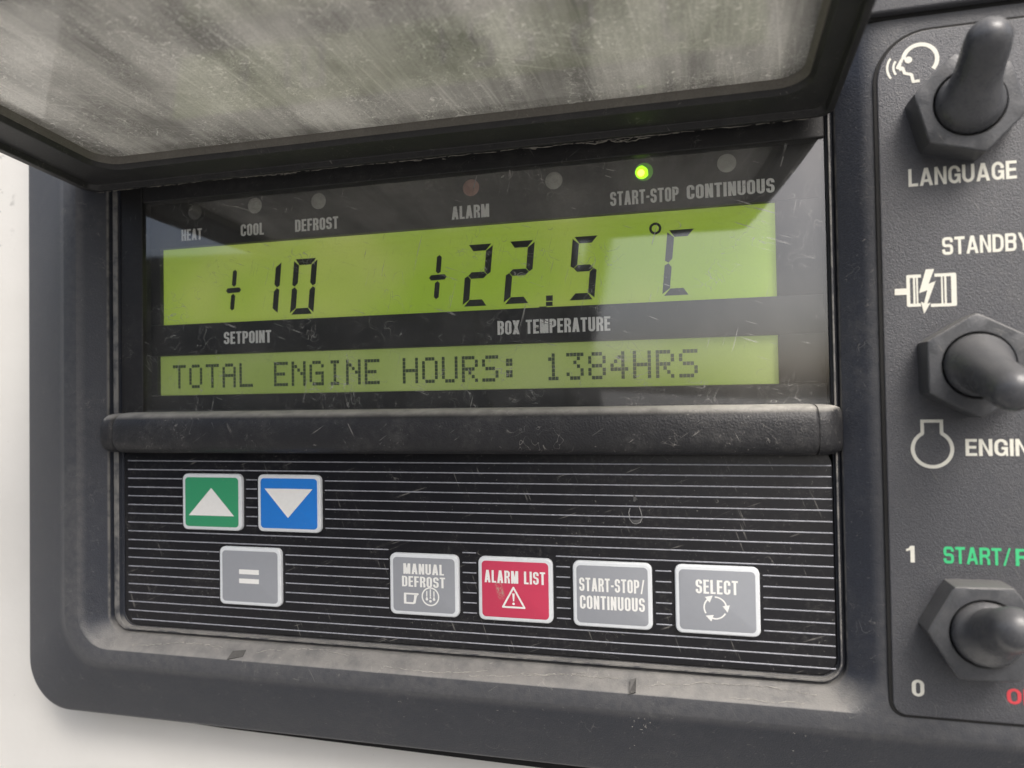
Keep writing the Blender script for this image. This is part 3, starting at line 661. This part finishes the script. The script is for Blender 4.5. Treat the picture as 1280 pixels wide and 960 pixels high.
# crusted dirt along the lid's lower edge
bm = bmesh.new(); rnd = random.Random(7)
def crumb_line(place, x0, x1, step, jit, rad):
    x = x0; pr = None; v = 0
    while x < x1:
        v = v * .7 + rnd.uniform(-jit, jit); rr_ = rad * rnd.uniform(.25, 1.0); c = place(x, v)
        ring = [bm.verts.new(c + Vector((0, math.cos(a), math.sin(a))) * rr_ * S) for a in (0.4, 2.0, 3.6, 5.2)]
        if pr and rnd.random() > .12: [bm.faces.new((pr[i], pr[(i + 1) % 4], ring[(i + 1) % 4], ring[i])) for i in range(4)]
        pr = ring; x += step * rnd.uniform(.5, 1.5)
crumb_line(lambda x, v: LP(x, -1.12 + v * .4, -.3 + v * .2), -80, 63, .55, .2, .10)
for k in range(9):
    a = rnd.uniform(-75, 50); crumb_line(lambda x, v: LP(x, -1.0 + v, -.42), a, a + rnd.uniform(4, 16), .5, .4, .12)
obj('dirt_crust', bm, M_CRUST, lid, 'broken pale line of dirt along the lid edge', smooth=False)
bm = bmesh.new()
def ledge(x, t): return P(x, 1.14 + 2.75 * t, -19.75 - 2.3 * t)
for x0, x1, t0, amp, ph in ((-71, -50, .55, .28, 2.6), (-42, -22, .45, .4, 3.0), (-15, 6, .5, .3, .4), (2, 30, .62, .3, 2.2), (34, 62, .5, .35, 2.9), (12, 24, .3, .2, 1.0), (48, 60, .8, .12, .3)):
    crumb_line(lambda x, v: ledge(x, max(.05, min(.9, t0 + amp * math.sin(ph + 3 * (x - x0) / (x1 - x0)) + v * .12))), x0, x1, .45, .35, .10)
for x0 in (31.5, 32.4, 33.0, 34.0, 57.5, 60.2, -12.5, 8.0):
    for q in range(7 if 31 < x0 < 35 else 2):
        z = -26.6 - rnd.random() ** 1.6 * 7; x = x0 + rnd.uniform(-1.2, 1.2); crumb_line(lambda x_, v: P(x_, 3.9 - (-25.3 - z) * .53 + .05, z + v * .3), x, x + rnd.uniform(.2, .5), .25, .3, .055)
obj('dirt_crust', bm, M_CRUSTP, cp, 'pale dried dirt lines on the ledge under the keys', smooth=False)
for X in (-60, 45):
    bm = bmesh.new()
    loft(bm, [[LP(X + dx, 3.2 + 2.4 * math.sin(a), -1.6 + 2.4 * math.cos(a)) for a in [2 * math.pi * i / 20 for i in range(20)]] for dx in (-8, 8)], True, True)
    obj('hinge', bm, M_BLACK, lid)

# ------------------------------------------------------------------ switch panel on the right
sp = thing('switch_panel', 'dark grey grained switch panel with three rubber booted toggle switches and cream lettering', 'switch panel', 105, 3.9, -22)
bm = bmesh.new(); slab(bm, 72.2, 138, -22.2, 86.3, 3.4, 4.08, 8.2, .06, 10, rb=2.4); obj('gasket', bm, M_GAPSHADE, sp)  # first slab: black sheet standing in for the shaded groove round the plate
bm = bmesh.new(); slab(bm, 72.75, 137.4, -21.8, 85.9, 3.9, 4.3, 7.8, .22, 10, rb=2.0); plate = obj('plate', bm, M_PLATE, sp)
DS = 4.345
def mark(name, polys, mat=M_BEIGE, lab=None): return obj(name, flat(polys, DS), mat, plate, lab, False)
mark('legend', letters('LANGUAGE', 76.9, 91.9, 61.2, 64.0, **SANS), lab='cream lettering reading LANGUAGE')
mark('legend', letters('STANDBY', 81.4, 93.4, 50.1, 52.85, **SANS), lab='cream lettering reading STANDBY')
mark('legend', letters('ENGINE', 83.85, 94.3, 18.8, 21.4, **SANS), lab='cream lettering reading ENGINE')
mark('legend', letters('1', 75.15, 76.35, 2.1, 4.7, **SANS), lab='cream figure 1')
mark('legend', letters('0', 75.45, 77.2, -18.7, -16.1, **dict(SANS, w=.62)), lab='cream figure 0')
mark('legend', letters('START/', 80.4, 89.6, 2.15, 4.75, **SANS) + letters('RUN', 90.2, 96.2, 2.15, 4.75, **SANS), M_GREENINK, 'green lettering reading START/ RUN')
mark('legend', letters('OFF', 88.5, 94.2, -18.75, -16.4, **SANS), M_REDINK, 'red lettering reading OFF')
# talking head
hd = ring2(79.0, 81.2, 2.75, .62, -42, 172, 40) + path2([(76.45, 81.6), (75.75, 80.35), (76.5, 80.2), (76.75, 79.35), (77.75, 79.0), (77.95, 77.85), (78.9, 77.9)], .46) + [disc2(77.35, 81.4, .55, 16)]
for k, r in enumerate((1.1, 2.0, 2.9)): hd += ring2(77.0, 80.35, r, .34, 180 - 36, 180 + 36, 12)
mark('talking_head_symbol', hd)
# electric motor with a bolt
mt = [box2(74.5, 44.15, 76.3, 45.15)] + path2([(78.3, 47.0), (76.45, 47.0), (76.45, 42.45), (78.2, 42.45)], .5) + path2([(80.2, 47.0), (83.0, 47.0), (83.0, 42.3), (79.6, 42.3)], .5)
mt += [box2(77.15, 42.6, 77.45, 46.9), box2(77.6, 42.6, 77.85, 46.9), box2(81.1, 42.5, 81.35, 46.9), box2(81.55, 42.5, 81.85, 46.9), box2(82.5, 42.3, 83.2, 47.0)]
mt += [[(79.0, 48.0), (80.2, 48.0), (79.35, 45.7), (80.35, 46.1), (79.1, 42.6), (79.55, 42.7), (78.6, 41.0), (78.2, 43.0), (78.65, 42.7), (79.15, 44.7), (77.95, 44.3)]]
mark('motor_symbol', mt)
# engine outline
eg = ring2(79.25, 19.85, 3.05, .55, 118, 422, 44) + path2([(77.9, 22.2), (77.9, 24.2), (80.6, 24.2), (80.6, 22.2)], .5) + [box2(77.65, 23.95, 80.85, 24.45)]
mark('engine_symbol', eg)

def toggle(X, Z, rot, tip, lab):
    bm = bmesh.new(); R = 7.9; c6 = lambda r, d: [P(X + r * math.cos(math.radians(rot + 60 * i)), d, Z + r * math.sin(math.radians(rot + 60 * i))) for i in range(6)]
    circ = lambda r, d, n=48: [P(X + r * math.cos(2 * math.pi * i / n + math.radians(rot)), d, Z + r * math.sin(2 * math.pi * i / n + math.radians(rot))) for i in range(n)]
    def hexn(r, d, soft, n=48):     # hexagon sampled at n angles, its corners slightly eased
        out = []
        for i in range(n):
            a = 2 * math.pi * i / n; b = (a % (math.pi / 3)) - math.pi / 6
            q = min(r * math.cos(math.pi / 6) / math.cos(b), r * (1 - soft)); t = a + math.radians(rot)
            out.append(P(X + q * math.cos(t), d, Z + q * math.sin(t)))
        return out
    loft(bm, [hexn(R, 4.2, .012), hexn(R, 9.05, .012), hexn(R - .12, 9.2, .014), hexn(R - .3, 9.28, .018), circ(5.1, 9.3), circ(4.95, 9.15), circ(4.9, 7.8)])
    nut = obj('toggle_switch', bm, M_NUT, sp, lab, ang=24)
    # boot: skirt in the nut, then a tapering lever bent to the tip
    A = Vector((X, 8.6, Z)); B = Vector(tip); ax = (B - A).normalized(); Ln = (B - A).length
    rings = [(A - Vector((0, .6, 0)), Vector((0, 1, 0)), 4.55), (A + Vector((0, .6, 0)), Vector((0, 1, 0)), 4.72), (A + Vector((0, 1.3, 0)), Vector((0, 1, 0)), 4.62), (A + Vector((0, 2.0, 0)), (Vector((0, 4, 0)) + ax).normalized(), 4.3), (A + Vector((0, 2.5, 0)) + (ax - Vector((0, 1, 0))) * .5, (Vector((0, 1.5, 0)) + ax).normalized(), 3.9)]
    for f, r in ((.36, 3.4), (.48, 3.2), (.62, 3.12), (.78, 3.1), (.92, 3.06), (1.0, 2.95)): rings.append((A + ax * Ln * f + Vector((0, .4, 0)) * (1 - f), ax, r))
    for k in range(1, 6):
        a = math.pi / 2 * k / 6; rings.append((B + ax * 2.9 * math.sin(a), ax, 2.95 * math.cos(a)))
    bm = bmesh.new(); rs = []
    for c, n_, r in rings:
        u = Vector((1, 0, 0)); u = (u - n_ * u.dot(n_)).normalized(); v = n_.cross(u)
        rs.append([P(*((c + u * r * math.cos(t) + v * r * math.sin(t))[:])) for t in [2 * math.pi * i / 32 for i in range(32)]])
    loft(bm, rs, False, True); obj('rubber_boot', bm, M_BOOT, nut, ang=80)
toggle(84.2, 71.9, 165, (84.3, 16.4, 77.9), 'hex nut toggle switch flipped up above LANGUAGE')
toggle(84.4, 32.6, 151, (84.6, 20.2, 28.9), 'hex nut toggle switch pointing out between the motor and engine symbols')
toggle(84.4, -7.0, 181, (84.5, 18.4, -3.4), 'hex nut toggle switch beneath START/ RUN')
